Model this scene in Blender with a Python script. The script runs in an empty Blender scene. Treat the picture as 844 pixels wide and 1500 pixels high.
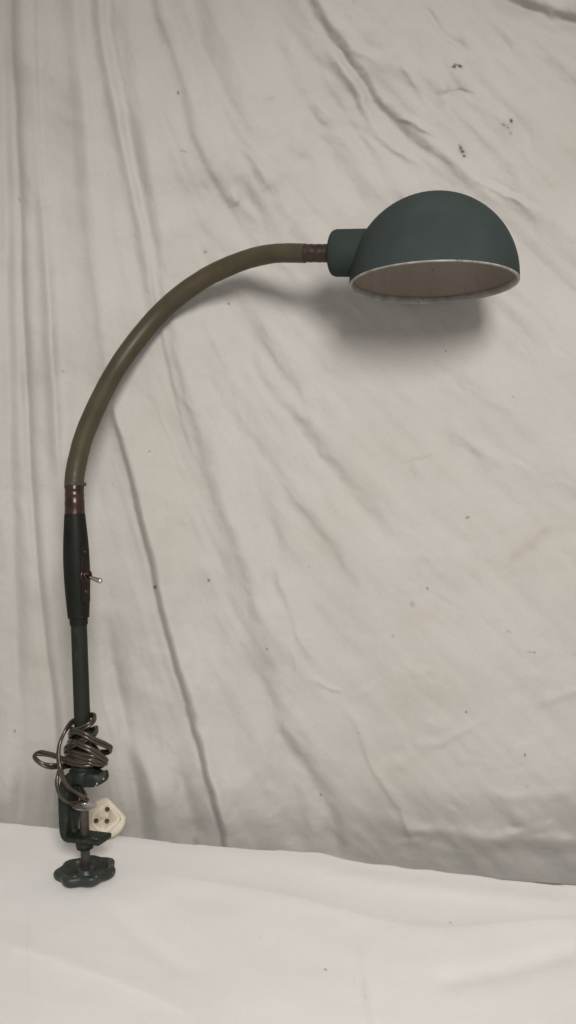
import bpy, bmesh, math, random
import numpy as np
from mathutils import Vector, Matrix
random.seed(4); RNG = np.random.default_rng(11)
scene = bpy.context.scene
COL = scene.collection
F = 1177.0; PITCH = math.radians(5.0); H = 0.3916
CP, SP = math.cos(PITCH), math.sin(PITCH)

# ---------- where things stand: a direction seen from the camera, at a distance Y ----------
def ray(px, py):
    a = (px-422.0)/F; b = -(py-750.0)/F
    return a, CP + b*SP, -SP + b*CP
def P(px, py, Y):
    a, dy, dz = ray(px, py); t = Y/dy
    return Vector((a*t, Y, H + dz*t))
def K(py, Y):                      # metres per photo pixel there
    return Y/ray(422, py)[1]/F

# ---------- materials ----------
def mat(name, col, rough=.5, metal=0., var=.12, scale=60., bump=.0, bscale=300., spots=None, spec=.5, coat=0., rvar=.1, stretch=(1,1,1)):
    m = bpy.data.materials.new(name); m.use_nodes = True
    nt = m.node_tree; N = nt.nodes; L = nt.links
    b = N['Principled BSDF']
    b.inputs['Metallic'].default_value = metal
    b.inputs['Specular IOR Level'].default_value = spec
    b.inputs['Coat Weight'].default_value = coat
    tc = N.new('ShaderNodeTexCoord'); mp = N.new('ShaderNodeMapping'); mp.inputs['Scale'].default_value = stretch
    L.new(tc.outputs['Object'], mp.inputs['Vector'])
    n = N.new('ShaderNodeTexNoise'); n.inputs['Scale'].default_value = scale; n.inputs['Detail'].default_value = 6
    L.new(mp.outputs[0], n.inputs['Vector'])
    r = N.new('ShaderNodeValToRGB')
    r.color_ramp.elements[0].position = .3; r.color_ramp.elements[1].position = .7
    r.color_ramp.elements[0].color = [c*(1-var) for c in col]+[1]
    r.color_ramp.elements[1].color = [min(1, c*(1+var)) for c in col]+[1]
    L.new(n.outputs['Fac'], r.inputs['Fac'])
    out = r.outputs['Color']
    if spots:
        for (sc, thr, scol, w) in spots:
            s = N.new('ShaderNodeTexNoise'); s.inputs['Scale'].default_value = sc; s.inputs['Detail'].default_value = 5; s.inputs['Roughness'].default_value = .65
            L.new(mp.outputs[0], s.inputs['Vector'])
            q = N.new('ShaderNodeMapRange'); q.inputs['From Min'].default_value = thr; q.inputs['From Max'].default_value = thr+w
            L.new(s.outputs['Fac'], q.inputs['Value'])
            x = N.new('ShaderNodeMixRGB'); x.inputs['Color2'].default_value = list(scol)+[1]
            L.new(q.outputs[0], x.inputs['Fac']); L.new(out, x.inputs['Color1']); out = x.outputs['Color']
    L.new(out, b.inputs['Base Color'])
    rr = N.new('ShaderNodeMapRange'); rr.inputs['To Min'].default_value = max(.02, rough-rvar); rr.inputs['To Max'].default_value = min(1, rough+rvar)
    L.new(n.outputs['Fac'], rr.inputs['Value']); L.new(rr.outputs[0], b.inputs['Roughness'])
    if bump:
        bn = N.new('ShaderNodeTexNoise'); bn.inputs['Scale'].default_value = bscale; bn.inputs['Detail'].default_value = 3
        L.new(mp.outputs[0], bn.inputs['Vector'])
        bp = N.new('ShaderNodeBump'); bp.inputs['Strength'].default_value = bump; bp.inputs['Distance'].default_value = .0006
        L.new(bn.outputs['Fac'], bp.inputs['Height']); L.new(bp.outputs[0], b.inputs['Normal'])
    return m

M = {}
M['shade'] = mat('shade_green_paint', (.036,.0465,.0440), .72, var=.16, scale=22, bump=.3, bscale=700, spec=.10,
                 spots=[(60,.70,(.03,.05,.045),.08)])
M['socket'] = mat('socket_green_paint', (.030,.040,.036), .7, var=.10, scale=30, bump=.2, bscale=900, spec=.12)
M['lip'] = mat('bare_rim', (.32,.30,.28), .5, var=.3, scale=90, spec=.4, spots=[(110,.62,(.10,.09,.085),.08)])
M['liner'] = mat('reflector_paint', (.33,.285,.24), .55, var=.12, scale=16, spots=[(150,.55,(.23,.195,.165),.35),(60,.66,(.14,.11,.09),.2)], stretch=(1,1,.3))
M['neck'] = mat('olive_sleeve', (.056,.048,.028), .42, var=.2, scale=26, spec=.27, bump=.1, bscale=140, spots=[(14,.52,(.066,.046,.024),.2),(90,.62,(.035,.028,.017),.12)])
M['copper'] = mat('browned_copper', (.048,.026,.019), .30, metal=.5, var=.35, scale=120, spots=[(150,.56,(.028,.018,.013),.12)], bump=.2, bscale=400)
M['bronze'] = mat('dark_bronze', (.04,.024,.018), .42, metal=.4, var=.3, scale=120, bump=.15, bscale=500)
M['housing'] = mat('dark_green_paint', (.0105,.0115,.0088), .52, var=.14, scale=50, spec=.12, bump=.15, bscale=700, spots=[(90,.70,(.035,.022,.014),.06)])
M['pole'] = mat('pole_green_paint', (.0165,.0195,.0145), .52, var=.16, scale=60, spec=.14, bump=.15, bscale=600, spots=[(120,.70,(.05,.038,.03),.06)])
M['clamp'] = mat('worn_cast_green', (.0145,.020,.0155), .5, var=.3, scale=90, spec=.22, bump=.5, bscale=500,
                 spots=[(90,.58,(.045,.034,.027),.12),(260,.665,(.16,.155,.14),.04)])
M['knob'] = mat('worn_knob_green', (.024,.030,.026), .42, var=.35, scale=80, spec=.4, bump=.6, bscale=380,
                spots=[(70,.55,(.046,.034,.028),.12),(240,.655,(.17,.17,.155),.05)])
M['steel'] = mat('dull_steel', (.52,.49,.45), .36, metal=.85, var=.35, scale=150, bump=.2, bscale=500, spots=[(160,.64,(.10,.07,.05),.1)])
M['screw'] = mat('oily_screw', (.075,.060,.052), .42, metal=.6, var=.3, scale=150)
M['flex'] = mat('brown_flex', (.060,.046,.034), .24, metal=.4, var=.2, scale=70, spec=.6, rvar=.06)
M['plug'] = mat('yellowed_plastic', (.49,.43,.33), .42, var=.10, scale=60, spots=[(120,.66,(.36,.27,.16),.12)])
M['dark'] = mat('hole_dark', (.10,.06,.035), .8)
M['wood'] = mat('brown_wood', (.22,.14,.08), .55, var=.3, scale=30, stretch=(.2,3,3), bump=.2)
M['nickel'] = mat('nickel', (.62,.56,.52), .22, metal=1., var=.15, scale=120)

def cloth_mat(name, base, stain, bstr):
    m = bpy.data.materials.new(name); m.use_nodes = True
    nt = m.node_tree; N = nt.nodes; L = nt.links; b = N['Principled BSDF']
    b.inputs['Roughness'].default_value = .92; b.inputs['Specular IOR Level'].default_value = .1
    b.inputs['Sheen Weight'].default_value = .08
    tc = N.new('ShaderNodeTexCoord')
    def noise(sc, det=4, ro=.5):
        n = N.new('ShaderNodeTexNoise'); n.inputs['Scale'].default_value = sc; n.inputs['Detail'].default_value = det; n.inputs['Roughness'].default_value = ro
        L.new(tc.outputs['Object'], n.inputs['Vector']); return n
    def mix(fac, c1, c2, t='MIX'):
        x = N.new('ShaderNodeMixRGB'); x.blend_type = t
        for sock, v in (('Fac', fac), ('Color1', c1), ('Color2', c2)):
            if isinstance(v, bpy.types.NodeSocket): L.new(v, x.inputs[sock])
            elif isinstance(v, (tuple, list)): x.inputs[sock].default_value = list(v)+[1]
            else: x.inputs[sock].default_value = v
        return x.outputs['Color']
    def rng(s, a, c, lo=0., hi=1.):
        q = N.new('ShaderNodeMapRange'); q.inputs['From Min'].default_value = a; q.inputs['From Max'].default_value = c
        q.inputs['To Min'].default_value = lo; q.inputs['To Max'].default_value = hi
        L.new(s, q.inputs['Value']); return q.outputs[0]
    c = mix(rng(noise(7, 5, .6).outputs['Fac'], .40, .70, 0, .75), base, stain)
    c = mix(rng(noise(45, 4).outputs['Fac'], .35, .8, 0, .22), c, [v*.86 for v in base])
    c = mix(rng(noise(520, 4, .75).outputs['Fac'], .38, .62, 0, .30), c, [v*.84 for v in base])
    a = N.new('ShaderNodeAttribute'); a.attribute_name = 'stain'
    c = mix(rng(a.outputs['Fac'], 0, 1), c, (.33,.28,.19))
    d = N.new('ShaderNodeAttribute'); d.attribute_name = 'speck'
    c = mix(rng(d.outputs['Fac'], 0, 1), c, (.035,.028,.022))
    L.new(c, b.inputs['Base Color'])
    # woven threads
    w1 = N.new('ShaderNodeTexWave'); w1.inputs['Scale'].default_value = 420; w1.bands_direction = 'X'; w1.inputs['Distortion'].default_value = 1.5
    w2 = N.new('ShaderNodeTexWave'); w2.inputs['Scale'].default_value = 420; w2.bands_direction = 'Z' if name == 'backdrop_linen' else 'Y'; w2.inputs['Distortion'].default_value = 1.5
    for w in (w1, w2): L.new(tc.outputs['Object'], w.inputs['Vector'])
    s = N.new('ShaderNodeMath'); s.operation = 'ADD'; L.new(w1.outputs['Fac'], s.inputs[0]); L.new(w2.outputs['Fac'], s.inputs[1])
    n2 = noise(900, 3); s2 = N.new('ShaderNodeMath'); s2.operation = 'ADD'; L.new(s.outputs[0], s2.inputs[0]); L.new(n2.outputs['Fac'], s2.inputs[1])
    bp = N.new('ShaderNodeBump'); bp.inputs['Strength'].default_value = bstr; bp.inputs['Distance'].default_value = .0002
    L.new(s2.outputs[0], bp.inputs['Height'])
    n3 = noise(110, 5, .62)
    bp2 = N.new('ShaderNodeBump'); bp2.inputs['Strength'].default_value = .35 if name == 'backdrop_linen' else .07; bp2.inputs['Distance'].default_value = .0016
    L.new(n3.outputs['Fac'], bp2.inputs['Height']); L.new(bp.outputs[0], bp2.inputs['Normal'])
    L.new(bp2.outputs[0], b.inputs['Normal'])
    return m
M['backdrop'] = cloth_mat('backdrop_linen', (.525,.503,.470), (.47,.447,.402), .5)
M['white'] = cloth_mat('white_cotton', (.785,.770,.748), (.75,.732,.706), .3)

# ---------- mesh helpers ----------
def link(name, verts, faces, m, parent=None, smooth=35, bevel=0, mats=None, fm=None):
    me = bpy.data.meshes.new(name); me.from_pydata([tuple(v) for v in verts], [], faces)
    bm = bmesh.new(); bm.from_mesh(me); bmesh.ops.recalc_face_normals(bm, faces=bm.faces)
    if bevel:
        es = [e for e in bm.edges if len(e.link_faces) == 2 and e.calc_face_angle(0) > math.radians(32)]
        bmesh.ops.bevel(bm, geom=es, offset=bevel, segments=3, profile=.5, affect='EDGES', clamp_overlap=True)
    bm.to_mesh(me); bm.free()
    me.polygons.foreach_set('use_smooth', [True]*len(me.polygons))
    if smooth: me.set_sharp_from_angle(angle=math.radians(smooth))
    me.materials.append(m)
    o = bpy.data.objects.new(name, me); COL.objects.link(o)
    if parent:
        o.parent = parent; o.matrix_parent_inverse = Matrix.Translation(parent.matrix_world.translation).inverted() if parent.type == 'EMPTY' else Matrix()
    return o
def frame(axis, ref=Vector((1,0,0))):
    z = axis.normalized(); x = (ref - ref.dot(z)*z).normalized(); return x, z.cross(x), z
def lathe_vf(org, axis, prof, seg=48, closed=False, rf=None, ref=Vector((1,0,0))):
    x, y, z = frame(axis, ref); V = []; Fc = []
    for (r, h) in prof:
        for k in range(seg):
            a = 2*math.pi*k/seg; rr = r*(rf(a, r, h) if rf else 1)
            V.append(org + x*(rr*math.cos(a)) + y*(rr*math.sin(a)) + z*h)
    n = len(prof)
    for i in range(n if closed else n-1):
        j = (i+1) % n
        for k in range(seg):
            l = (k+1) % seg; Fc.append((i*seg+k, i*seg+l, j*seg+l, j*seg+k))
    if not closed:
        Fc.append(tuple(range(seg))); Fc.append(tuple((n-1)*seg+k for k in range(seg)))
    return V, Fc
def lathe(name, org, axis, prof, m, parent=None, seg=48, closed=False, rf=None, smooth=35, ref=Vector((1,0,0))):
    V, Fc = lathe_vf(org, axis, prof, seg, closed, rf, ref); return link(name, V, Fc, m, parent, smooth)
def catmull(pts, n):
    pts = [tuple(p) for p in pts]; Q = [pts[0]]+pts+[pts[-1]]; out = []
    for i in range(1, len(Q)-2):
        p0, p1, p2, p3 = [np.array(q, float) for q in Q[i-1:i+3]]
        for k in range(n):
            t = k/n
            out.append(.5*((2*p1)+(-p0+p2)*t+(2*p0-5*p1+4*p2-p3)*t*t+(-p0+3*p1-3*p2+p3)*t**3))
    out.append(np.array(pts[-1], float)); return out
def tube_vf(pts, rad, seg=20, base=0):
    pts = [Vector(p) for p in pts]; n = len(pts)
    T = [(pts[min(i+1, n-1)]-pts[max(i-1, 0)]).normalized() for i in range(n)]
    x = T[0].orthogonal().normalized(); V = []; Fc = []
    for i in range(n):
        x = (x - x.dot(T[i])*T[i]).normalized(); y = T[i].cross(x)
        r = rad[i] if hasattr(rad, '__len__') else rad
        for k in range(seg):
            a = 2*math.pi*k/seg; V.append(pts[i]+x*(r*math.cos(a))+y*(r*math.sin(a)))
    for i in range(n-1):
        for k in range(seg):
            l = (k+1) % seg; Fc.append((base+i*seg+k, base+i*seg+l, base+(i+1)*seg+l, base+(i+1)*seg+k))
    Fc.append(tuple(base+k for k in range(seg))); Fc.append(tuple(base+(n-1)*seg+k for k in range(seg)))
    return V, Fc
def tag(o, label, cat, group=None):
    o['label'] = label; o['category'] = cat
    if group: o['group'] = group

# ---------- numpy noise ----------
LAT = RNG.random((256, 256)).astype(np.float32)
def vnoise(x, y):
    xi = np.floor(x).astype(np.int64); yi = np.floor(y).astype(np.int64); fx = x-xi; fy = y-yi
    fx = fx*fx*fx*(fx*(fx*6-15)+10); fy = fy*fy*fy*(fy*(fy*6-15)+10)
    g = lambda a, b: LAT[a & 255, b & 255]
    return ((g(xi, yi)*(1-fx)+g(xi+1, yi)*fx)*(1-fy)+(g(xi, yi+1)*(1-fx)+g(xi+1, yi+1)*fx)*fy)*2-1
def fbm(x, y, o=4, g=.5):
    s = 0; a = 1
    for i in range(o):
        s = s + a*vnoise(x*2**i+17.3*i, y*2**i+5.1*i); a *= g
    return s
def fold(X, Y, pts, A, w, kind='valley', s=3., fade=(.15, .15), Aend=None):
    """signed height (px units of distance) of one cloth fold along a line"""
    Q = np.array(catmull(pts, 5)); seg = np.hypot(*(np.diff(Q, axis=0).T)); cum = np.concatenate([[0], np.cumsum(seg)]); tot = cum[-1]
    best = np.full(X.shape, 1e9, np.float32); sg = np.zeros_like(best); tt = np.zeros_like(best)
    R = 4*w+12
    for i in range(len(Q)-1):
        ax, ay = Q[i]; bx, by = Q[i+1]; dx, dy = bx-ax, by-ay; L2 = dx*dx+dy*dy+1e-9
        msk = (X > min(ax, bx)-R) & (X < max(ax, bx)+R) & (Y > min(ay, by)-R) & (Y < max(ay, by)+R)
        if not msk.any(): continue
        x = X[msk]; y = Y[msk]
        u = np.clip(((x-ax)*dx+(y-ay)*dy)/L2, 0, 1)
        ex = x-(ax+u*dx); ey = y-(ay+u*dy); d = np.hypot(ex, ey)
        c = np.sign(-(dx*(y-ay)-dy*(x-ax)))
        b = best[msk]; up = d < b
        b[up] = d[up]; best[msk] = b
        q = sg[msk]; q[up] = c[up]; sg[msk] = q
        q = tt[msk]; q[up] = ((cum[i]+u*seg[i])/tot)[up]; tt[msk] = q
    sd = best*sg
    sm = lambda v: v*v*(3-2*v)
    env = np.ones_like(tt)
    if fade[0] > 0: env *= sm(np.clip(tt/fade[0], 0, 1))
    if fade[1] > 0: env *= sm(np.clip((1-tt)/fade[1], 0, 1))
    amp = A if Aend is None else A+(Aend-A)*tt
    if kind == 'valley': f = -np.exp(-(sd/w)**2)
    elif kind == 'ridge': f = np.exp(-(sd/w)**2)
    elif kind == 'edge': f = 1/(1+np.exp(-np.clip(sd/s, -30, 30)))*np.exp(-np.maximum(sd, 0)/w)
    elif kind == 'edgeL': f = 1/(1+np.exp(np.clip(sd/s, -30, 30)))*np.exp(np.minimum(sd, 0)/w)
    elif kind == 'crinkle': f = np.exp(-(sd/w)**2)-.8*np.exp(-((sd-1.6*w)/w)**2)
    f = np.where(best > R-1, 0, f)
    return (amp*env*f).astype(np.float32)

def lfold(D, X, Y, pts, A, w, kind, s=3., fade=(.35, .35)):
    R = 4*w+12; xs_ = [p[0] for p in pts]; ys_ = [p[1] for p in pts]
    i0, i1 = np.searchsorted(Y[:, 0], [min(ys_)-R, max(ys_)+R]); j0, j1 = np.searchsorted(X[0], [min(xs_)-R, max(xs_)+R])
    if i1-i0 < 3 or j1-j0 < 3: return
    D[i0:i1, j0:j1] += fold(XW[i0:i1, j0:j1], YWp[i0:i1, j0:j1], pts, A, w, kind, s, fade)
def worley(x, y):
    xi = np.floor(x).astype(np.int64); yi = np.floor(y).astype(np.int64); best = np.full(x.shape, 9., np.float32)
    for a in (-1, 0, 1):
        for b in (-1, 0, 1):
            cx = xi+a; cy = yi+b
            px = cx+LAT[cx & 255, cy & 255]; py = cy+LAT[(cx+57) & 255, (cy+131) & 255]
            best = np.minimum(best, np.hypot(x-px, y-py))
    return best
def grid_obj(name, PX, m, stain, speck):
    ny, nx = PX.shape[:2]
    me = bpy.data.meshes.new(name)
    me.vertices.add(nx*ny); me.vertices.foreach_set('co', PX.reshape(-1).astype(np.float32))
    i = np.arange(ny-1)[:, None]*nx+np.arange(nx-1)[None, :]
    q = np.stack([i, i+nx, i+nx+1, i+1], -1).reshape(-1, 4); nf = len(q)
    me.loops.add(nf*4); me.loops.foreach_set('vertex_index', q.reshape(-1).astype(np.int32))
    me.polygons.add(nf); me.polygons.foreach_set('loop_start', np.arange(0, nf*4, 4, dtype=np.int32))
    me.update(calc_edges=True); me.polygons.foreach_set('use_smooth', np.ones(nf, bool))
    for nm, arr in (('stain', stain), ('speck', speck)):
        a = me.attributes.new(nm, 'FLOAT', 'POINT'); a.data.foreach_set('value', arr.reshape(-1).astype(np.float32))
    me.materials.append(m); o = bpy.data.objects.new(name, me); COL.objects.link(o); return o
def axis_lin(a0, a1, b0, b1, step, cstep):
    return np.concatenate([np.arange(a0, b0, cstep), np.arange(b0, b1, step), np.arange(b1, a1+1, cstep)]).astype(np.float32)
def blob(X, Y, L):
    s = np.zeros_like(X)
    for (x, y, rx, ry, ang, a) in L:
        m = (np.abs(X-x) < 4*max(rx, ry)) & (np.abs(Y-y) < 4*max(rx, ry))
        dx = X[m]-x; dy = Y[m]-y; c, n = math.cos(math.radians(ang)), math.sin(math.radians(ang))
        u = (dx*c+dy*n)/rx; v = (-dx*n+dy*c)/ry
        s[m] = np.maximum(s[m], a*np.exp(-(u*u+v*v)**1.3))
    return s

# ================= BACKDROP SHEET =================
def wall_base(px, py):
    low = np.maximum(0, py-1145)/100.
    return .826-.043*px/844. + .00001*(750-py) + .026*np.minimum(low, 2.2)**2
gx = axis_lin(-1150, 1900, -15, 860, 1.7, 8); gy = axis_lin(-330, 1480, -12, 1310, 1.7, 6)
X, Y = np.meshgrid(gx, gy)
XR, YR = X, Y
wk = np.clip((X-60)/400, .12, 1)
XW = X+wk*(fbm(X*.012, Y*.012, 2)*6+fbm(X*.045, Y*.045, 2)*2.2); YWp = Y+wk*(fbm(X*.012+50, Y*.012, 2)*6+fbm(X*.045+9, Y*.045+70, 2)*2.2)
X, Y = XW, YWp
D = np.zeros_like(X)                      # millimetres towards the camera
A_ = [(20,-330),(20,0),(27,150),(33,300),(40,500),(46,620),(57,800),(72,950),(86,1060),(92,1200),(95,1400)]
B_ = [(46,-330),(50,0),(57,200),(65,325),(75,450),(83,600),(92,720),(104,860)]
C_ = [(90,-330),(95,0),(107,125),(120,275),(135,400),(153,530),(165,600),(192,700),(220,825),(250,950),(280,1050),(310,1175),(332,1240),(350,1400)]
D_ = [(140,-330),(150,0),(170,125),(195,250),(217,360),(228,440),(245,515),(266,600),(295,710),(325,790),(350,875),(372,950),(392,1040)]
D += fold(X, Y, A_, 6.0, 16, 'edge', 2.6, (0, 0))
D += fold(X, Y, A_, 2.5, 9, 'valley', fade=(0, 0))
D += fold(X, Y, B_, 2.0, 13, 'edgeL', 2.5, (0, .2))
D += fold(X, Y, C_, .6, 26, 'edge', 5, (0, 0), Aend=7.0)
D += fold(X, Y, C_[5:], 5.0, 30, 'edge', 1.5, (.12, 0))
D += fold(X, Y, C_[6:], 2.2, 6, 'valley', fade=(.2, 0))
D += fold(X, Y, [(x+15, y) for x, y in D_], 8.5, 40, 'edge', 6.5, (0, .2), Aend=3.2)
D += fold(X, Y, [(x-6, y) for x, y in D_[:8]], 2.6, 9, 'ridge', fade=(0, .3))
D += fold(X, Y, [(x+22, y) for x, y in D_[6:]], 2.6, 30, 'edge', 9, (.2, .15))
D += fold(X, Y, D_[4:9], 1.6, 14, 'edge', 1.4, (.2, .5))
D += fold(X, Y, [(172,0),(186,120),(208,250),(228,360)], 1.4, 12, 'valley', fade=(0, .4))
D += fold(X, Y, [(217,-200),(229,0),(262,100),(282,190),(308,250),(333,300),(356,345),(374,362)], 4.4, 34, 'edge', 5, (0, .2))
D += fold(X, Y, [(250,-200),(275,0),(310,110),(345,220),(372,300),(392,345)], 2.6, 20, 'valley', fade=(0, .3))
D += fold(X, Y, [(285,-200),(320,20),(360,120),(395,220),(415,300)], 2.2, 24, 'ridge', fade=(0, .4))
D += fold(X, Y, [(350,-200),(395,20),(430,110),(480,220),(540,310),(590,350)], 2.6, 22, 'valley', fade=(0, .3))
D += fold(X, Y, [(5,0),(10,300),(14,600),(24,900),(34,1150)], 2.0, 10, 'valley', fade=(0, .2))
D += fold(X, Y, [(62,200),(72,420),(80,600),(90,760)], 2.2, 11, 'ridge', fade=(.3, .3))
D += fold(X, Y, [(110,0),(123,150),(140,330),(152,450)], 1.3, 11, 'ridge', fade=(0, .5))
# upper right creases
G_ = [(420,-120),(467,10),(512,60),(552,135),(587,170),(622,200),(682,245),(742,285),(802,312),(860,345),(1000,420)]
D += fold(X, Y, G_, 2.6, 17, 'edgeL', 6, (.05, .1))
D += fold(X, Y, [(x-25, y+30) for x, y in G_[:8]], 3.0, 26, 'valley', fade=(.1, .3))
D += fold(X, Y, [(x-9, y+12) for x, y in G_[:7]], 2.8, 9, 'valley', fade=(.1, .3))
D += fold(X, Y, [(480,60),(520,130),(545,185),(590,225),(640,262)], 2.4, 9, 'ridge', fade=(.2, .3))
D += fold(X, Y, [(440,60),(480,140),(520,200),(550,250),(575,282)], 2.4, 12, 'valley', fade=(.2, .3))
D += fold(X, Y, [(612,5),(640,35),(662,60),(700,86)], 1.6, 6, 'valley', fade=(.3, .3))
D += fold(X, Y, [(700,-40),(742,5),(782,18),(812,36),(870,42),(980,60)], 5, 14, 'valley', fade=(.2, .1))
D += fold(X, Y, [(690,250),(740,283),(790,308)], .8, 5, 'crinkle', fade=(.3, .3))
D += fold(X, Y, [(570,172),(600,178),(650,205)], 1.5, 4, 'ridge', fade=(.3, .3))
D += fold(X, Y, [(635,142),(680,139),(712,148)], 1.1, 4, 'valley', fade=(.4, .4))
# lower right creases
D += fold(X, Y, [(405,572),(422,600),(462,635),(502,685),(552,740),(597,795),(662,850),(700,885)], 2.6, 38, 'edge', 7, (.15, .3))
D += fold(X, Y, [(410,590),(450,645),(500,705),(550,765),(590,810)], 2.6, 14, 'valley', fade=(.2, .3))
D += fold(X, Y, [(385,670),(422,718),(472,775),(512,830),(552,880),(590,910)], 3.0, 18, 'edge', 4.5, (.2, .3))
D += fold(X, Y, [(600,590),(622,610),(652,645),(692,695),(772,740),(850,770)], 1.5, 20, 'valley', fade=(.25, .3))
D += fold(X, Y, [(640,600),(690,650),(735,690)], 1.7, 9, 'ridge', fade=(.3, .3))
D += fold(X, Y, [(480,1010),(512,1055),(542,1120),(572,1155),(592,1195),(604,1260)], 2.6, 11, 'edge', 3, (.3, .2))
D += fold(X, Y, [(395,820),(422,890),(442,945),(480,985)], 3.0, 14, 'edge', 4, (.3, .3))
D += fold(X, Y, [(452,988),(480,1002),(507,1010)], 1.1, 4, 'ridge', fade=(.3, .3))
D += fold(X, Y, [(580,687),(610,676),(640,663)], .9, 3.5, 'valley', fade=(.3, .3))
D += fold(X, Y, [(596,822),(622,812),(640,830),(665,848)], .35, 6, 'crinkle', fade=(.3, .3))
D += fold(X, Y, [(395,1040),(422,1095),(452,1140),(480,1195),(500,1270)], 3.4, 13, 'valley', fade=(.3, .1))
D += fold(X, Y, [(340,900),(370,980),(400,1060),(425,1140),(440,1260)], 3.0, 20, 'valley', fade=(.3, .1))
D += fold(X, Y, [(290,480),(300,540),(340,620),(400,700),(425,730)], 1.5, 16, 'valley', fade=(.3, .3))
D += fold(X, Y, [(365,470),(368,530),(400,580),(455,640)], .8, 9, 'valley', fade=(.3, .3))
D += fold(X, Y, [(335,640),(370,700),(400,790),(425,850)], 1.8, 15, 'valley', fade=(.3, .3))
# left of and behind the clamp
D += fold(X, Y, [(140,860),(158,930),(172,1010),(188,1090),(205,1180),(215,1300)], 3.4, 12, 'valley', fade=(.3, 0))
D += fold(X, Y, [(150,1000),(185,1080),(225,1160),(245,1300)], 3.0, 16, 'ridge', fade=(.3, 0))
D += fold(X, Y, [(84,1000),(84,1080),(76,1140),(66,1210),(62,1300)], 6.0, 20, 'edge', 7, (.3, 0))
D += fold(X, Y, [(30,1080),(34,1130),(30,1200),(28,1300)], 3.0, 13, 'valley', fade=(.4, 0))
D += fold(X, Y, [(255,1080),(270,1150),(285,1220),(290,1300)], 3.5, 14, 'valley', fade=(.3, 0))
D += fold(X, Y, [(520,1180),(620,1215),(740,1232),(860,1228)], 2.2, 13, 'ridge', fade=(.3, .1))
D += fold(X, Y, [(700,1165),(760,1170),(844,1160)], .7, 9, 'ridge', fade=(.3, .1))
D += fold(X, Y, [(560,1140),(640,1090),(720,1050)], 1.2, 6, 'ridge', fade=(.3, .3))
D += fold(X, Y, [(770,1040),(820,1020),(870,1010)], 1.2, 8, 'ridge', fade=(.3, .1))
X, Y = XR, YR
# drape directions: vertical on the left, slanting down to the right elsewhere
xs = np.linspace(-1200, 1950, 700); th = np.radians(np.interp(xs, [-420, 0, 250, 480, 1300], [88, 85, 70, 47, 40]))
psi = np.cumsum(np.tan(th))*(xs[1]-xs[0])
PSI = np.interp(X.ravel(), xs, psi).reshape(X.shape) - Y
CT = np.interp(X.ravel(), xs, np.cos(th)).reshape(X.shape)
kx = np.interp(X.ravel(), [0, 250, 480], [.022, .03, .03]).reshape(X.shape)
sf = np.clip((X-120)/300, 0, 1)
N1 = fbm(PSI*.0115, (X*.6+Y*.8)*.0021+3, 3)                      # long soft folds on the slant
D += N1*(1.4*sf)
D += fbm(X*.022+Y*-.002, Y*.0016+9, 2)*(.75*(1-sf))               # upright pleats at the left
D += fbm(X*.006+2, Y*.006+4, 3)*3.0
wr = fbm(PSI*.017+fbm(X*.008, Y*.008, 2)*.5, (X*.6+Y*.8)*.006, 3, .42)
D += -np.abs(wr)*0.42*(.1+.9*sf)*np.clip(.6+fbm(X*.008+40, Y*.008, 2), 0, 1.3)
wr2 = fbm(X*.018+Y*.006+30+fbm(X*.02, Y*.02, 2)*.5, Y*.020-X*.008+20, 3, .42)
D += -np.abs(wr2)*.42*np.clip(.35+fbm(X*.007+70, Y*.007+9, 2)*.9, .12, 1.2)
D += fbm(X*.06+3, Y*.06+1, 3)*.10
D *= 1.3
# facets of crumpled cloth, long on the slant
ct, st_ = math.cos(math.radians(47)), math.sin(math.radians(47))
U = (XW*ct+YWp*st_); Vv = (-XW*st_+YWp*ct)
reg = np.clip(.45+fbm(X*.006+5, Y*.006+8, 2)*1.0, .1, 1.2)*sf
D += (1-worley(U/120., Vv/40.))*.55*reg
D += (1-worley(U/62.+3.3, Vv/26.+7.1))*.34*reg
D += (1-worley(XW/55.+30, YWp/48.+11))*.25*reg
# many small creases following the drape
rr_ = random.Random(21)
zones = [((430,780,20,330), 80, (35,55), 1.0), ((280,430,200,365), 24, (40,65), .9), ((250,470,380,760), 26, (48,72), .6), ((430,844,440,900), 60, (25,60), .8),
         ((430,860,900,1270), 70, (-35,62), .8), ((0,240,-50,1250), 36, (82,92), .55), ((240,440,740,1250), 34, (62,82), .8), ((600,860,-20,330), 30, (20,50), .8), ((-400,1200,-300,1300), 40, (40,70), .9)]
for (x0, x1, y0, y1), cnt, (a0, a1), am in zones:
    for i in range(cnt):
        px, py = rr_.uniform(x0, x1), rr_.uniform(y0, y1); an = math.radians(rr_.uniform(a0, a1)+rr_.gauss(0, 5)); Ln = rr_.uniform(28, 130); bend = rr_.uniform(-.5, .5)
        pts = []
        for q in range(4):
            pts.append((px, py)); px += Ln/4*math.cos(an); py += Ln/4*math.sin(an); an += bend/3
        w_ = rr_.uniform(3.5, 11)
        lfold(D, XR, YR, pts, am*w_*rr_.uniform(.045, .12), w_, rr_.choice(['edge','edgeL','ridge','valley','crinkle']), rr_.uniform(1.4, 4.2))
lowq = np.clip((Y-1130)/90, 0, 1)
D += lowq*fbm(X*.018+11, Y*.025+2, 3, .4)*.9
a = (X-422)/F; b = -(Y-750)/F
D = D*np.interp(X.ravel(), [0,330,480], [2.1,2.0,1.7]).reshape(X.shape)*np.interp(Y.ravel(), [0,1100,1260], [1,1,1.2]).reshape(X.shape)*(1-.36*np.clip((X-430)/90, 0, 1)*np.clip((Y-420)/80, 0, 1)*np.clip((1230-Y)/80, 0, 1))
YW = wall_base(X, Y) - D*.001
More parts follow.
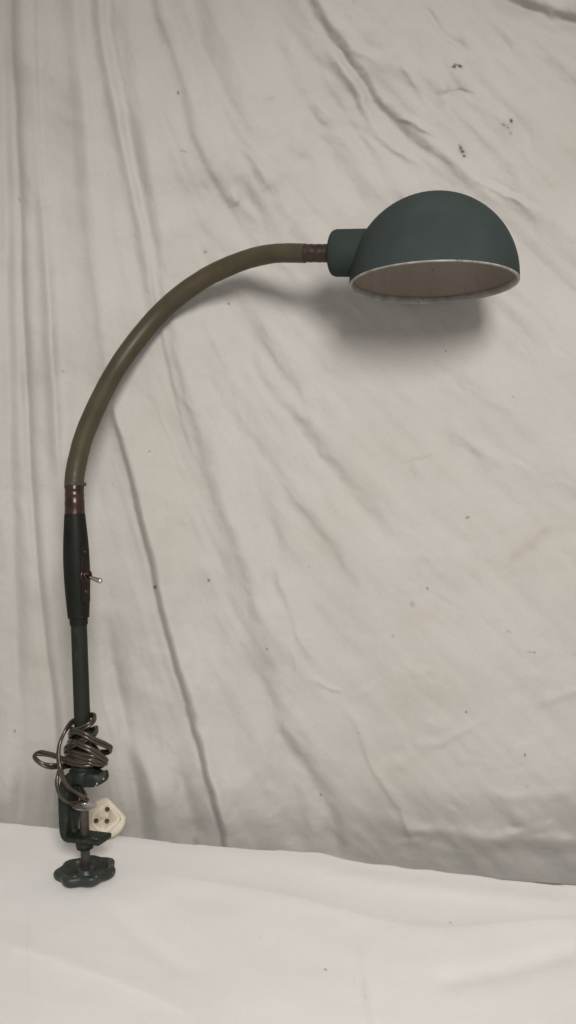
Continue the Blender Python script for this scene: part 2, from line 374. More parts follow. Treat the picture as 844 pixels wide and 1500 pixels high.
# the hem falls behind the table
t = YW/(CP+b*SP)
PX = np.stack([a*t, YW, H+(-SP+b*CP)*t], -1)
specks = [(665.5,97.5,2.8,2.6,40,1),(667,94.5,2,1.6,0,.8),(674,97,3.6,2.3,20,1),(670,95,3,1,0,.8),(662,98.5,2,1.2,0,.6),(749,177,2.3,3.1,0,1),(738,183,3.5,1.6,35,.55),(744,187,2,1.4,30,.6),(748,195,1.8,3,-20,.4),
 (675,217,2.4,3.2,10,.9),(677.5,222,3.2,2.8,0,.95),(680,228.5,2.4,2,0,.95),(673,213,1.6,1.6,0,.6),(261,136,1.5,2.6,0,.8),(267,221,2,1.2,0,.55),(272,222,1.8,1.2,0,.55),(301,369,2.6,1.4,-30,.7),
 (335,445,1.5,1.5,0,.9),(306,850,1.8,2,0,.9),(219,661,1.3,1.3,0,.7),(227,860,2.2,3,20,.95),(685,758,3,1.4,-20,.8),(626,862,1.4,2,0,.8),(783,956,1.6,1.3,0,.8),
 (776,955,5,1,10,.4),(683,1043,1.4,1.7,0,.8),(769,1106,1.4,2.2,0,.8),(773,1152,1.2,1.2,0,.6),(391,951,1.2,1.6,0,.7),(22,1071,1.6,2.2,0,.7),(470,1164,1.5,1.5,0,.8),
 (28,292,1.4,4,-25,.35),(93,544,1.2,2,0,.5),(604,885,3,5,-20,.25),(653,514,1.3,1.3,0,.7),(745,925,4,1.5,30,.3),(576,932,1.2,3,0,.35),(752,581,1.2,1.2,0,.5),(453,830,1.2,1.2,0,.45)]
for k in range(60):
    specks.append((random.uniform(-300, 1200), random.uniform(-200, 1250), random.uniform(.7,1.1), random.uniform(.7,1.2), 0, random.uniform(.2,.45)))
sp = blob(X, Y, specks)
nz = .55+.45*fbm(X*.05, Y*.05, 3)
st = blob(X, Y, [(778,795,58,11,-40,.34),(700,835,40,24,-20,.16),(825,765,40,16,-10,.22),(632,690,40,18,20,.16),(742,186,9,7,0,.35),(676,222,10,12,0,.22),
   (690,770,60,30,20,.13),(640,905,70,22,-5,.14),(560,730,50,24,40,.10),(640,1010,60,30,0,.10),(655,130,40,8,40,.10),(520,180,70,25,50,.10),(250,370,8,30,0,.08),(752,840,30,8,-20,.2)])*np.clip(nz, 0, 1)
backdrop = grid_obj('backdrop_sheet', PX, M['backdrop'], st, sp)
tag(backdrop, 'creased off-white sheet with dark specks hanging in folds behind the lamp', 'backdrop sheet')

# ================= TABLE AND WHITE CLOTH =================
ZT = 0.0088; XK = P(123, 1290, .68).x; TILT = .045
plane_z = lambda x: ZT-TILT*(x-XK)
EDGE = [(-420,1180),(-100,1196),(0,1201),(90,1210),(175,1221),(250,1230),(330,1237),(370,1241),(420,1242),(470,1246),(505,1254),(540,1261),(620,1269),(700,1279),(770,1288),(844,1293),(900,1297),(1260,1325)]
ex = np.array([e[0] for e in EDGE], float); ey = np.array([e[1] for e in EDGE], float)
sx = np.concatenate([np.arange(-420, -10, 6), np.arange(-10, 860, 1.8), np.arange(860, 1260, 6)])
sy = np.interp(sx, ex, ey); ky = np.exp(-np.linspace(-2, 2, 21)**2); ky /= ky.sum()
sy = np.convolve(np.pad(sy, 10, 'edge'), ky, 'valid') + fbm(sx*.03, sx*0+.5, 3)*1.2
ra = (sx-422)/F; rb = -(sy-750)/F; rdy = CP+rb*SP; rdz = -SP+rb*CP
# intersect with the tilted plane z = ZT - TILT (x - XK)
tE = (ZT+TILT*XK-H)/(rdz+TILT*ra)
XE = ra*tE; YE = rdy*tE
RR = .007
back = np.linspace(0, 1, 14); offs = []     # (dy, dz) path: hang down, roll, then forward
for q in np.linspace(1, 0, 12)[:-1]: offs.append((0, -RR-.05*q))
for q in np.linspace(0, math.pi/2, 8): offs.append((-RR+RR*math.cos(q), -RR+RR*math.sin(q)))
fr = np.concatenate([np.arange(.0012, .36, .0013), np.linspace(.362, .62, 60)])
for q in fr: offs.append((-RR-q, 0))
off = np.array(offs)
XT = np.repeat(XE[None], len(off), 0)
YT = YE[None]+off[:, :1]
# keep the front straight: let the wave of the edge die out
straight = np.interp(XE, [XE[0], XE[-1]], [YE[0], YE[-1]])
wgt = np.clip((-off[:, :1]-RR)/.12, 0, 1)
YT = YT*(1-wgt)+(straight[None]+off[:, :1])*wgt
ZZ = plane_z(XT)+off[:, 1:]
top = np.clip((-off[:, :1]+.004)/.02, 0, 1)
depth = YT*CP-(ZZ-H)*SP
pX = 422+F*XT/depth; pY = 750-F*((ZZ-H)*CP+YT*SP)/depth
TD = fbm(XT*9+3, YT*9, 2)*1.0 + fbm(XT*15, YT*26+8, 2)*.28
TD += fbm(XT*90+1, YT*90, 2)*.015
for (a_, b_, c_) in ((.9, 30, 3), (.5, 60, 9)):
    TD += (1-worley(XT*b_*.35+c_, YT*b_+XT*6+c_))*.28*a_*np.clip(.5+fbm(XT*8+c_, YT*8, 2), 0, 1)
TD += fold(pX, pY, [(150,1262),(240,1282),(330,1298),(430,1316),(540,1345),(640,1360),(760,1352),(900,1345)], 2.4, 13, 'edgeL', 6, (.2, .1))
TD += fold(pX, pY, [(350,1262),(450,1272),(560,1292),(700,1310),(860,1330)], 1.6, 14, 'ridge', fade=(.3, .1))
TD += fold(pX, pY, [(0,1385),(120,1420),(230,1462),(300,1500)], 1.8, 14, 'edge', 6, (.1, .2))
TD += fold(pX, pY, [(60,1250),(160,1330),(240,1400),(330,1440)], 1.0, 14, 'valley', fade=(.3, .3))
TD += fold(pX, pY, [(525,1380),(540,1440),(552,1520)], 1.2, 8, 'ridge', fade=(.3, .1))
TD += fold(pX, pY, [(620,1440),(740,1420),(860,1385)], 1.6, 16, 'valley', fade=(.2, .1))
kb = P(123, 1285, .68)
near = np.exp(-(((XT-kb.x)**2+(YT-kb.y)**2)/.05**2)); TD = TD*(1-.95*near)
ZZ = ZZ + TD*.001*top
spk = blob(pX, pY, [(477,1421,2.2,1.5,10,.75),(660,1352,1.6,1.2,0,.7),(160,1228,2.2,1.6,0,.6),(535,1466,1,7,0,.2),(270,1348,1,1,0,.3),(380,1372,1,1,0,.4)])
stt = blob(pX, pY, [(40,1400,1.5,60,0,.08),(533,1450,6,14,0,.10),(519,1440,3,8,0,.1),(300,1330,60,12,10,.05)])
cloth = grid_obj('white_cloth', np.stack([XT, YT, ZZ], -1), M['white'], stt, spk)
tag(cloth, 'smooth white cloth spread over the table under the clamp of the lamp', 'tablecloth')
# bare wooden table beneath, its back edge peeping out at the right
xb = [-.62, -.2, .02, .12, .20, .27, .62]; yb0 = np.interp(xb, XE, YE)
prot = [-.012, -.012, -.012, -.006, .003, .005, .005]
V = []; 
for x, y, p in zip(xb, yb0, prot):
    for (yy, dz) in ((y+p, -.0022), (y+p, -.034), (.12, -.034), (.12, -.0022)): V.append((x, yy, plane_z(x)+dz-.0015))
Fc = [(0,1,2,3), tuple(4*(len(xb)-1)+k for k in (3,2,1,0))]
for i in range(len(xb)-1):
    for k in range(4): Fc.append((4*i+k, 4*i+(k+1) % 4, 4*i+4+(k+1) % 4, 4*i+4+k))
table = link('wooden_table', V, Fc, M['wood'], bevel=.0012)
tag(table, 'brown wooden table edge showing at the right beneath the white cloth', 'table')

# ================= THE LAMP =================
YB = .68
def Yax(py):                        # the stem leans back a little towards the sheet
    return YB + (1290-py)*.000064
root = bpy.data.objects.new('desk_lamp', None); COL.objects.link(root)
root.location = P(123, 1290, YB); bpy.context.view_layer.update()
tag(root, 'old green clamp lamp with domed shade, curved olive neck and flex wound round stem', 'lamp')

ax_b = P(124.2, 1222, Yax(1222)); ax_t = P(109.7, 752, Yax(752))
AX = (ax_t-ax_b).normalized(); k = K(1222, Yax(1222))
def onax(px, py): return P(px, py, Yax(py))

# --- shade ---
YS = .712; ks = K(403, YS); C0 = P(634.6, 410.5, YS); R = 122.4*ks
sax = Vector((math.sin(math.radians(.2)), 0, math.cos(math.radians(.2))))
sax = (Matrix.Rotation(math.radians(-3.4), 4, 'X') @ sax).normalized()      # opening turned slightly to the viewer
t_ = .0011
prof = []
n = 34
for i in range(n+1):
    q = math.pi/2*i/n
    prof.append((max(R*math.cos(q), 1e-5), R*math.sin(q)))
inner = [(max((R-t_)*math.cos(math.pi/2*i/n), 1e-5), (R-t_)*math.sin(math.pi/2*i/n)) for i in range(n, -1, -1)]
outer = [(R, -.0030), (R, -.0012)]+prof
shade = lathe('shade', C0, sax, outer+inner+[(R-t_, -.0030)], M['shade'], root, 96, closed=True, smooth=50)
rimp = [(R-.0001, -.0026), (R+.0002, -.0032), (R-.0001, -.0039), (R-.0010, -.0042), (R-.0019, -.0039), (R-.0026, -.0030), (R-.0031, .0016), (R-.0024, .0022), (R-.00125, .0006), (R-.00115, -.0024)]
rim = lathe('rim', C0, sax, rimp, M['lip'], shade, 96, closed=True, smooth=60)
RL = R-.0016; lin = [(RL-.0004, .0012)]+[(max(RL*math.cos(math.pi/2*i/n), 1e-5), RL*math.sin(math.pi/2*i/n)) for i in range(1, n+1)]
lin2 = [(max((RL-.0006)*math.cos(math.pi/2*i/n), 1e-5), (RL-.0006)*math.sin(math.pi/2*i/n)) for i in range(n, 0, -1)]
liner = lathe('reflector', C0, sax, lin+lin2, M['liner'], shade, 96, closed=True, smooth=50)
# scribble on the reflector is a few faint scratches
# --- socket housing ---
S0 = P(485.5, 371, YS+.016); S1 = P(536, 370.5, YS+.006); sa = (S1-S0); sl = sa.length; rs = 34.0*ks
prf = [(1e-4, 0), (rs-.0052, 0), (rs-.0034, .0004), (rs-.0016, .0014), (rs-.0005, .0030), (rs, .0052), (rs, sl*.5)]+[(rs, sl)]
lathe('socket_housing', S0, sa, prf, M['socket'], root, 64, smooth=50)
sh = bpy.data.objects['socket_housing'].data; sau = sa.normalized()
for v in sh.vertices:
    d = v.co-C0
    if d.length < R-.0006 or (v.co-S0).dot(sau) > sl*.9:
        b_ = d.dot(sau); disc = b_*b_-(d.length_squared-(R-.0005)**2)
        if disc > 0: v.co += sau*(-b_-math.sqrt(disc))
# --- upper collar ---
c0 = P(444.5, 370.9, YS+.021); c1 = P(488, 371, YS+.0155); ca = c1-c0; L_ = ca.length; rk = 13.4*ks
cp = [(1e-4, 0)]
for i in range(15):
    u = i/14; rr = rk
    if i in (2, 5, 6, 9, 12): rr = rk-.00025
    if i in (0,): rr = rk-.0004
    cp.append((rr, L_*u))
lathe('collar', c0, ca, cp, M['bronze'], root, 40, smooth=50)
# --- gooseneck ---
path = [(448,371,.7325),(420,370.6,.741),(398,371.8,.749),(372,377,.763),(349,384.5,.772),(323,395.5,.779),(299,408,.783),(264,432.5,.786),(229,464.5,.789),(194,507,.785),(165,550,.773),
        (140,599,.754),(122.5,641,.738),(113,678,.726),(109.3,700,.720),(108.8,714,Yax(714))]
pts3 = [P(*p) for p in path]; Q = [Vector(v) for v in catmull(pts3, 8)]
rad = []
for i in range(len(Q)):
    u = i/(len(Q)-1); rad.append((12.7+.9*u)*(Q[i].y/.956/F)*(1+.006*math.sin(i*1.1)+.01*math.sin(i*.37)))
V, Fc = tube_vf(Q, rad, 36); link('gooseneck', V, Fc, M['neck'], root, 60)
# frayed end of the sleeve: uneven ring with a nib at the right
fb = onax(109.0, 712); fa = (onax(109.0, 704)-fb)
def frayed(a, r, h): return 1+.05*math.sin(3*a+1)+.14*math.exp(-((a-.15)/.35)**2)+.14*math.exp(-((a-2*math.pi-.15)/.35)**2)
rr = 13.7*.61e-3
lathe('sleeve_end', fb, fa, [(rr*.8, 0), (rr+.0002, .0002), (rr+.0007, .0014), (rr+.0004, .0030), (rr*.8, .0038)], M['neck'], root, 48, rf=frayed, smooth=60)
# --- lower collar (copper ferrule) ---
f0 = onax(109.7, 754); f1 = onax(108.9, 708); fv = f1-f0; fl = fv.length; rf_ = 13.6*.618e-3
fp = [(1e-4, 0), (rf_*1.07, 0), (rf_*1.05, fl*.12), (rf_*1.03, fl*.28), (rf_*1.045, fl*.33), (rf_*1.045, fl*.42), (rf_*1.015, fl*.45), (rf_*1.0, fl*.58), (rf_*1.02, fl*.61),
      (rf_*1.02, fl*.66), (rf_*.99, fl*.69), (rf_*.985, fl*.76), (rf_*1.01, fl*.79), (rf_*1.01, fl*.84), (rf_*.97, fl*.87), (rf_*.97, fl*.96), (1e-4, fl*.97)]
lathe('ferrule', f0, fv, fp, M['copper'], root, 48, smooth=40)
# --- switch housing ---
kh = K(830, Yax(830))
hb = onax(115.6, 915); ht = onax(109.6, 751.5); hv = ht-hb; hl = hv.length; ha = hv.normalized()
hp = [(0, 12.9), (.055, 13.2), (.062, 15.4), (.11, 15.9), (.2, 16.9), (.33, 18.2), (.48, 18.9), (.60, 18.8), (.75, 17.9), (.9, 16.1), (.985, 15.0), (1.0, 14.4)]
HP = [(1e-4, 0)]
hq = catmull([(t, r) for t, r in hp[2:11]], 5)
HP += [(hp[0][1]*kh, 0), (hp[1][1]*kh, hl*.055), (14.2*kh, hl*.060)] + [(float(q[1])*kh, hl*float(q[0])) for q in hq] + [(14.4*kh, hl), (1e-4, hl)]
housing = lathe('switch_housing', hb, hv, HP, M['housing'], root, 64, smooth=40)
nrm = Vector((.80, -.60, 0)); nrm = (nrm-nrm.dot(ha)*ha).normalized(); side = ha.cross(nrm).normalized()
def hpos(py, out): 
    c = onax(115.6-(915-py)*6.0/163.5, py); return c+nrm*(out*kh)
# brown fibre plate let into the flat of the housing
pc = hpos(842, 17.2); V = []; hw, hh, th2 = 7.2*kh, 43*kh, 2.4*kh
ring = []
for i in range(48):
    a_ = 2*math.pi*i/48; cx = math.cos(a_); cy = math.sin(a_)
    ring.append((hw*cx, (hh-hw)*(1 if cy >= 0 else -1)+hw*cy))
for dz in (-th2, th2): V += [pc+side*x+ha*y+nrm*dz for x, y in ring]
Fc = [tuple(range(48)), tuple(range(48, 96))]+[(i, (i+1) % 48, 48+(i+1) % 48, 48+i) for i in range(48)]
plate = link('switch_plate', V, Fc, mat('brown_fibre', (.012,.0095,.007), .5, var=.3, scale=90, spec=.2), root, bevel=.0005)
for py in (866, 809):
    c = hpos(py, 19.4); lathe('screw_head', c, nrm, [(1e-4, -.001), (3.2*kh, -.001), (3.1*kh, .0003), (2.2*kh, .0009), (1e-4, .0012)], M['copper'], plate, 24, smooth=50)
tb = hpos(843, 19.0)
nut = lathe('switch_nut', tb, nrm, [(6.0*kh, -.0012), (10.2*kh, -.0012), (10.6*kh, .0004), (10.0*kh, .0016), (9.0*kh, .0020), (8.6*kh, .0014), (7.8*kh, .0014), (7.6*kh, .0036), (6.6*kh, .0040), (5.2*kh, .0036), (4.9*kh, -.0008)],
      M['copper'], plate, 48, closed=True, smooth=30)
lathe('bushing', tb, nrm, [(1e-4, -.001), (4.8*kh, -.001), (4.8*kh, .0012), (1e-4, .0014)], M['dark'], plate, 24)
lv = (P(148.5, 851.5, Yax(850)-.0165)-tb)
ll = lv.length
lathe('toggle_lever', tb, lv, [(1e-4, 0), (2.2*kh, 0), (2.2*kh, ll*.3), (2.9*kh, ll*.6), (4.0*kh, ll*.88), (4.0*kh, ll*.96), (2.7*kh, ll*1.0), (1.6*kh, ll*1.03), (1e-4, ll*1.04)], M['nickel'], plate, 24, smooth=60)
# --- pole ---
p0 = onax(124.0, 1150); p1 = onax(115.4, 908)
lathe('pole', p0, p1-p0, [(1e-4, 0), (11.8*k, 0), (11.6*k, (p1-p0).length), (1e-4, (p1-p0).length)], M['pole'], root, 48)

# --- clamp ---
O = ax_b; ang = math.radians(20)
ca_ = Vector((math.cos(ang), -math.sin(ang), 0)); ca_ = (ca_-ca_.dot(AX)*AX).normalized(); cb_ = AX.cross(ca_).normalized()
if cb_.y < 0: cb_ = -cb_
loc = lambda x, y, z: O+ca_*(x*k)+cb_*(y*k)+AX*(z*k)
cpath = [(34.5,-4,6,33),(33,-4,8,36),(24,-4,8,36),(8,-4,8,37),(-12,-4,8,37),(-19,-4,9,36),(-25,-1,10,35),(-26.5,7,13,35),(-26,22,16,35),(-26,40,17,34),(-26,58,18,32),
         (-24,69,19,31),(-19,78,20,31),(-10,84,20,31),(2,84.5,21,33),(14,84,21,33),(23,83.5,21,30),(30,85,18,25),(35,88,13,17),(38,92,8,11),(40,95,4,7)]
cq = catmull(cpath, 4); V = []; Fc = []
nn = len(cq); NS = 20
for i, q in enumerate(cq):
    a0 = cq[max(i-1, 0)]; a1 = cq[min(i+1, nn-1)]; tx, tz = a1[0]-a0[0], a1[1]-a0[1]; l = math.hypot(tx, tz) or 1; nx_, nz_ = -tz/l, tx/l
    for j in range(NS):                   # rounded-rectangle section
        th_ = 2*math.pi*j/NS; c, s = math.cos(th_), math.sin(th_); e = .36
        u = math.copysign(abs(c)**e, c)*q[3]/2; v = math.copysign(abs(s)**e, s)*q[2]/2
        V.append(loc(q[0]+nx_*v, u, q[1]+nz_*v))
for i in range(nn-1):
    for j in range(NS): Fc.append((i*NS+j, i*NS+(j+1) % NS, (i+1)*NS+(j+1) % NS, (i+1)*NS+j))
Fc += [tuple(range(NS)), tuple((nn-1)*NS+j for j in range(NS))]
clampf = link('clamp_frame', V, Fc, M['clamp'], root, 50)
# rib inside the back of the clamp
rp = [(-20,4),(-12,2),(-16,20),(-18,45),(-14,66),(-4,78),(-20,82),(-26,60),(-26,10)]
V = [loc(x, y, z) for y in (-7, 5) for x, z in rp]; m_ = len(rp)
Fc = [tuple(range(m_)), tuple(range(m_, 2*m_))]+[(i, (i+1) % m_, m_+(i+1) % m_, m_+i) for i in range(m_)]
link('clamp_rib', V, Fc, M['clamp'], clampf, 50, bevel=.0012)
lathe('clamp_hub', loc(0,0,80), AX, [(1e-4, 0), (20*k, 0), (20.5*k, 9*k), (19.5*k, 14*k), (18.4*k, 15.5*k), (17.2*k, 16.2*k), (17*k, 21*k), (16*k, 22.5*k), (14.4*k, 23.5*k), (14*k, 34*k), (13*k, 35.5*k), (1e-4, 35.6*k)], M['clamp'], clampf, 48, smooth=45)
lathe('clamp_boss', loc(0,0,-22), AX, [(1e-4, 0), (8*k, 0), (12*k, 2*k), (13.5*k, 8*k), (14*k, 15*k), (1e-4, 15*k)], M['clamp'], clampf, 40, smooth=50)
# --- screw with thread ---
z0, z1 = -52, 40; n_t = 56; pr = [(1e-4, z0*k)]
for i in range(n_t+1):
    z = z0+(z1-z0)*i/n_t; pr.append(((7.1 if i % 2 else 6.5)*k, z*k))
pr.append((1e-4, z1*k))
lathe('clamp_screw', O, AX, pr, M['screw'], root, 32, smooth=60)
padax = (AX+Vector((.10, -.02, 0))).normalized()
lathe('clamp_pad', loc(1, 0, 38), padax, [(1e-4, -2*k), (8*k, -2*k), (9*k, 0), (15*k, 1.6*k), (18.2*k, 3.4*k), (18.4*k, 4.2*k), (17.4*k, 5.0*k), (8*k, 5.6*k), (4.6*k, 5.6*k), (4.2*k, 4.4*k), (1e-4, 4.0*k)], M['steel'], root, 48, smooth=50)
# --- knob ---
def lobes(a, r, h):
    w = min(1, max(0, (r-26*k)/(12*k)))
    return 1+w*.068*(math.cos(7*(a-math.radians(40)))-.1)+.012*math.sin(2*a+1)*w
kp = [(1e-4, -12), (14, -12), (24, -11.5), (33, -10), (38, -8), (41.0, -5), (42.4, -1), (42.4, 2.5), (41, 5), (38, 6.6), (35, 7.0), (33, 6.2), (31, 3.5), (29.5, 0), (27, -2), (20, -2.6), (15, -2.2), (13.4, -1), (12.6, 3), (11.4, 4.4), (9, 5.0), (1e-4, 5.0)]
lathe('knob', loc(0, 0, -53), AX, [(r*k, h*k) for r, h in kp], M['knob'], root, 140, rf=lobes, smooth=60)

# --- flex wound round the stem ---
W = [(112,1062,14),(128,1049,14),(139,1049,1),(135,1058,-13),(121,1066.5,-18),(108,1072,-14),(102,1078,1),(113,1080,15),(132,1071,15),(142,1067,3),(138,1076,-12),(126,1083,-19),(110,1090,-19),(97,1096,-8),
     (97,1101,6),(112,1096,16),(120,1082,17),(108,1072,14),(103,1069,0),(110,1070,-16),(122,1075,-24),(138,1084,-22),(154,1091,-14),(163,1097,-3),(155,1102,11),(128,1101,17),(103,1094,14),(100,1088,0),
     (108,1087,-17),(120,1092,-25),(138,1101,-24),(152,1111,-14),(156,1117,-1),(142,1118,15),(112,1110,16),(98,1103,5),(103,1102,-13),(120,1106,-21),(140,1111,-21),(153,1118,-7),(140,1122,14),(110,1116,16),(96,1109,3),
     (108,1110,-17),(130,1115,-25),(147,1119,-16),(152,1115,3),(132,1117,18),(102,1121,16),(86,1122,6),(74,1122.5,0),(61,1118.7,-2),(51.5,1110.5,-3),(52,1104.5,-3),(62,1103.3,-4),(78,1106.5,-8),(93,1112.5,-16),
     (107,1117.5,-21),(123,1119.8,-24),(139,1117.5,-18),(148,1110,-2),(138,1092,17),(120,1068,17),(110,1056,8),(98,1067,-8),(88,1088,-16),(85.5,1108,-24),(89,1129,-30),(97,1148,-26),(110,1161,-14),(127,1173,20),
     (124,1180,44),(120,1194,100)]
W2 = [(122,1122,16),(106,1121,14),(93,1123,0),(86,1132,-14),(83.4,1146,-20),(87,1162,-22),(96,1173.5,-18),(107,1178,-6),(118,1176,10),(124,1168,24),(116,1150,24),(112,1128,18)]
def flexvf(W, base):
    pts = [P(x, y, Yax(y)+d*k) for x, y, d in W]
    Q = [Vector(v) for v in catmull(pts, 10)]; n = len(Q); V = []; Fc = []; r = 2.35*k
    cen = [onax(121, 1060+(1125-1060)*.5)]*n
    A1 = []; A2 = []
    prev = None
    for i in range(n):
        T = (Q[min(i+1, n-1)]-Q[max(i-1, 0)]).normalized()
        c = onax(121.5, 1095); rd = Q[i]-c; rd -= rd.dot(AX)*AX
        o = T.cross(rd.normalized() if rd.length > 1e-6 else Vector((0,-1,0)))
        if o.length < .15: o = prev if prev else T.orthogonal()
        o.normalize()
        if prev:
            if o.dot(prev) < 0: o = -o
            o = (prev*.75+o*.25); o = (o-o.dot(T)*T).normalized()
        prev = o; A1.append(Q[i]+o*r*.93); A2.append(Q[i]-o*r*.93)
    for A in (A1, A2):
        v, f = tube_vf(A, r, 14, base+len(V)); V += v; Fc += f
    return V, Fc
V, Fc = flexvf(W, 0); v2, f2 = flexvf(W2, len(V))
cord = link('power_cord', V+v2, Fc+f2, M['flex'], root, 0)

# --- plug ---
YP = .752; kp_ = K(1198, YP); PC = P(156, 1198.5, YP)
pn = Vector((.16, -.86, .48)).normalized(); px_ = Vector((1,0,0)); px_ = (px_-px_.dot(pn)*pn).normalized(); py_ = pn.cross(px_).normalized()
if py_.z < 0: py_ = -py_
rot = math.radians(-42); px2 = px_*math.cos(rot)+py_*math.sin(rot); py2 = -px_*math.sin(rot)+py_*math.cos(rot); px_, py_ = px2, py2
def outline(s, n=72):            # round plug with one flat side
    o = []
    for i in range(n):
        a_ = 2*math.pi*i/n; x, y = math.cos(a_), math.sin(a_); y = min(y, .74); o.append((x*s, y*s))
    return o
def stack(layers, n=72):
    V = []; Fc = []
    for s, h in layers: V += [PC+px_*(x*kp_)+py_*(y*kp_)+pn*(h*kp_) for x, y in outline(s, n)]
    for i in range(len(layers)-1):
        for j in range(n): Fc.append((i*n+j, i*n+(j+1) % n, (i+1)*n+(j+1) % n, (i+1)*n+j))
    Fc += [tuple(range(n)), tuple((len(layers)-1)*n+j for j in range(n))]
    return V, Fc
V, Fc = stack([(20,-20),(26,-16),(28,-9),(28,-7),(26.4,-6),(26.4,-5),(28.6,-4),(28.6,3),(27.6,4.4),(25.6,5)])
plug = link('plug', V, Fc, M['plug'], root, 40)
# raised D-shaped face
fo = [(-17,-14),(-8,-21),(6,-21.5),(15,-16),(18,-8),(18,12),(14,15),(-14,15),(-19,11),(-20,-4)]
V = []; nf = len(fo)
for s, h in ((1, 4.2), (1, 7.5)): V += [PC+px_*(x*s*kp_)+py_*(y*s*kp_)+pn*(h*kp_) for x, y in fo]
Fc = [tuple(range(nf)), tuple(range(nf, 2*nf))]+[(i, (i+1) % nf, nf+(i+1) % nf, nf+i) for i in range(nf)]
face = link('plug_face', V, Fc, M['plug'], plug, 40, bevel=.0007)
# three pin holes cut into the face
def hole_at(pxx, pyy):
    a_, dy_, dz_ = ray(pxx, pyy); d = Vector((a_, dy_, dz_)); o = Vector((0, 0, H)); pp = PC+pn*(7.5*kp_); t = (pp-o).dot(pn)/d.dot(pn); return o+d*t
cuts = []
for hx, hy in ((157.2,1185.8),(156.6,1203),(140.8,1202.6)):
    c = hole_at(hx, hy); V, Fc = lathe_vf(c-pn*(10*kp_), pn, [(3.4*kp_, 0), (3.4*kp_, 14*kp_)], 24)
    cuts.append((V, Fc))
me = bpy.data.meshes.new('cut'); VV = []; FF = []
for V, Fc in cuts:
    FF += [tuple(i+len(VV) for i in f) for f in Fc]; VV += [tuple(v) for v in V]
me.from_pydata(VV, [], FF); bm = bmesh.new(); bm.from_mesh(me); bmesh.ops.recalc_face_normals(bm, faces=bm.faces); bm.to_mesh(me); bm.free()
me.materials.append(M['dark']); cut = bpy.data.objects.new('cut', me); COL.objects.link(cut)
for o in (plug, face):
    md = o.modifiers.new('b', 'BOOLEAN'); md.object = cut; md.operation = 'DIFFERENCE'; md.solver = 'EXACT'
    bpy.context.view_layer.update(); cut.parent = None
    o.data.materials.append(M['dark'])
dg = bpy.context.evaluated_depsgraph_get()
mw = {}
# cutter is in world space while parts carry the root offset through parent inverse, so both agree
for o in (plug, face):
    nm = bpy.data.meshes.new_from_object(o.evaluated_get(dg)); o.modifiers.clear(); o.data = nm
bpy.data.objects.remove(cut)

# chips and scuffs: small marks that belong to the painted surface
def marks(mname, lst):
    m = M[mname]; nt = m.node_tree; N = nt.nodes; L = nt.links; b = N['Principled BSDF']
    dgm = bpy.context.evaluated_depsgraph_get(); g = N.new('ShaderNodeTexCoord')
    wn = N.new('ShaderNodeTexNoise'); wn.inputs['Scale'].default_value = 900; L.new(g.outputs['Object'], wn.inputs['Vector'])
    for (px, py, rad_, colr, sx_, sz_) in lst:
        a_, dy_, dz_ = ray(px, py); hit, co, nn_, ix, ob, mt = scene.ray_cast(dgm, Vector((0, 0, H)), Vector((a_, dy_, dz_)).normalized())
        if not hit or not ob.data.materials or ob.data.materials[0] != m: print('MARK MISS', px, py, ob and ob.name); continue
        sb = N.new('ShaderNodeVectorMath'); sb.operation = 'SUBTRACT'; sb.inputs[1].default_value = co; L.new(g.outputs['Object'], sb.inputs[0])
        ml = N.new('ShaderNodeVectorMath'); ml.operation = 'MULTIPLY'; ml.inputs[1].default_value = (1/sx_, 1, 1/sz_); L.new(sb.outputs[0], ml.inputs[0])
        ln = N.new('ShaderNodeVectorMath'); ln.operation = 'LENGTH'; L.new(ml.outputs[0], ln.inputs[0])
        ad = N.new('ShaderNodeMath'); ad.operation = 'MULTIPLY_ADD'; ad.inputs[1].default_value = rad_*k*1.2; L.new(wn.outputs['Fac'], ad.inputs[0]); L.new(ln.outputs['Value'], ad.inputs[2])
        q = N.new('ShaderNodeMapRange'); q.inputs['From Min'].default_value = rad_*k*1.6; q.inputs['From Max'].default_value = rad_*k*1.3; L.new(ad.outputs[0], q.inputs['Value'])
        x = N.new('ShaderNodeMixRGB'); x.inputs['Color2'].default_value = list(colr)+[1]; L.new(q.outputs[0], x.inputs['Fac'])
        L.new(b.inputs['Base Color'].links[0].from_socket, x.inputs['Color1']); L.new(x.outputs['Color'], b.inputs['Base Color'])
bpy.context.view_layer.update()
W_ = (.42,.41,.38); B_ = (.05,.032,.022)
marks('clamp', [(142,1148,1.4,W_,.7,1.6),(152,1141,1.3,W_,1,1),(140,1151.5,1.2,W_,1,1.2),(141,1229,1.6,W_,.8,1.4),(136,1228,1,W_,1.5,.6),(110,1218,4,B_,1.6,1),(97,1200,2,B_,.6,2)])
marks('knob', [(110,1284,2.2,(.16,.17,.155),1.3,.8),(127,1282,2.4,(.14,.15,.135),2.2,.5),(141,1284,1.6,(.15,.16,.14),1,1),(161,1268,1.8,(.16,.17,.15),.8,1.3),(150,1258,4,B_,1.5,1)])
marks('shade', [(700,300,1.0,(.06,.07,.065),3,.5),(590,350,.8,(.055,.065,.06),.6,2),(545,372,1.2,(.02,.024,.022),1,1.5),(668,372,1.0,(.055,.065,.058),2.5,.6),(640,374,1.2,(.09,.07,.05),1.5,.5)])
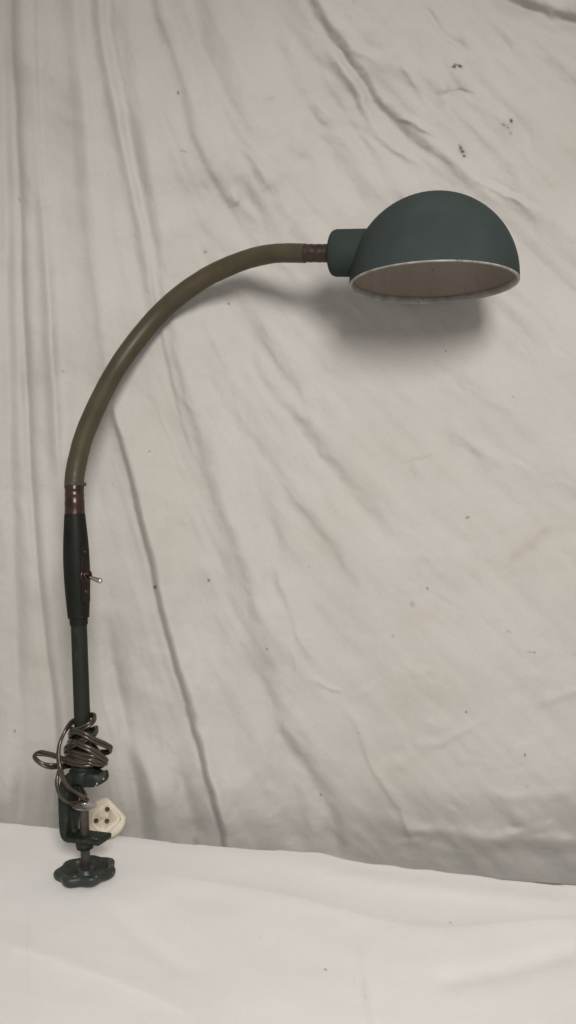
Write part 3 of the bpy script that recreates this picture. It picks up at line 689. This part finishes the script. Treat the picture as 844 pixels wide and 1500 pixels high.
marks('liner', [(602,386,1.6,(.04,.03,.025),1.2,1),(607,384,1,(.04,.03,.025),1,.6),(634,395,1.1,(.05,.035,.03),1,1)])
marks('housing', [(120,905,1.5,B_,2,.6),(106,880,1.2,(.03,.03,.026),.5,3),(100,760,1.4,(.05,.04,.03),1.5,.5)])
marks('pole', [(112,960,1.6,B_,.5,4),(121,985,1.1,(.045,.045,.038),.5,2),(111,925,2,B_,.6,3)])
marks('plug', [(176,1200,1.3,(.28,.2,.12),1,1.5)])

# ================= LIGHT =================
Os = C0; Wp = P(600, 484, float(wall_base(600, 484)))
ld = (Os-Wp).normalized(); LP = Os+ld*1.55
print('LIGHT', LP, ld, 'knob z', P(123,1290,.68), min((root.matrix_world @ v.co).z for v in bpy.data.objects['knob'].data.vertices), [round(v, 4) for v in root.location], 'wall', YE[0], YE[-1])
print('PLUG', min((v.co.z, v.co.y) for v in plug.data.vertices), max(v.co.y for v in plug.data.vertices), 'neck gap')
sd = bpy.data.lights.new('room_lamp', 'SPOT'); sd.energy = 96; sd.color = (1, .96, .92); sd.shadow_soft_size = .23
sd.spot_size = math.radians(68); sd.spot_blend = 1.0
so = bpy.data.objects.new('room_lamp', sd); COL.objects.link(so); so.location = LP
tgt = P(480, 985, .76); so.rotation_euler = (tgt-LP).to_track_quat('-Z', 'Y').to_euler()
w = bpy.data.worlds.new('World'); scene.world = w; w.use_nodes = True
bg = w.node_tree.nodes['Background']; bg.inputs['Color'].default_value = (1, .965, .93, 1); bg.inputs['Strength'].default_value = .36

# ================= CAMERA =================
cd = bpy.data.cameras.new('camera'); cam = bpy.data.objects.new('camera', cd); COL.objects.link(cam)
cam.location = (0, 0, H); cam.rotation_euler = (math.pi/2-PITCH, 0, 0)
cd.sensor_fit = 'VERTICAL'; cd.sensor_height = 24; cd.lens = 24*F/1500; cd.clip_start = .01; cd.clip_end = 50
scene.camera = cam
scene.view_settings.view_transform = 'Standard'; scene.view_settings.look = 'None'; scene.view_settings.exposure = 0; scene.view_settings.gamma = 1
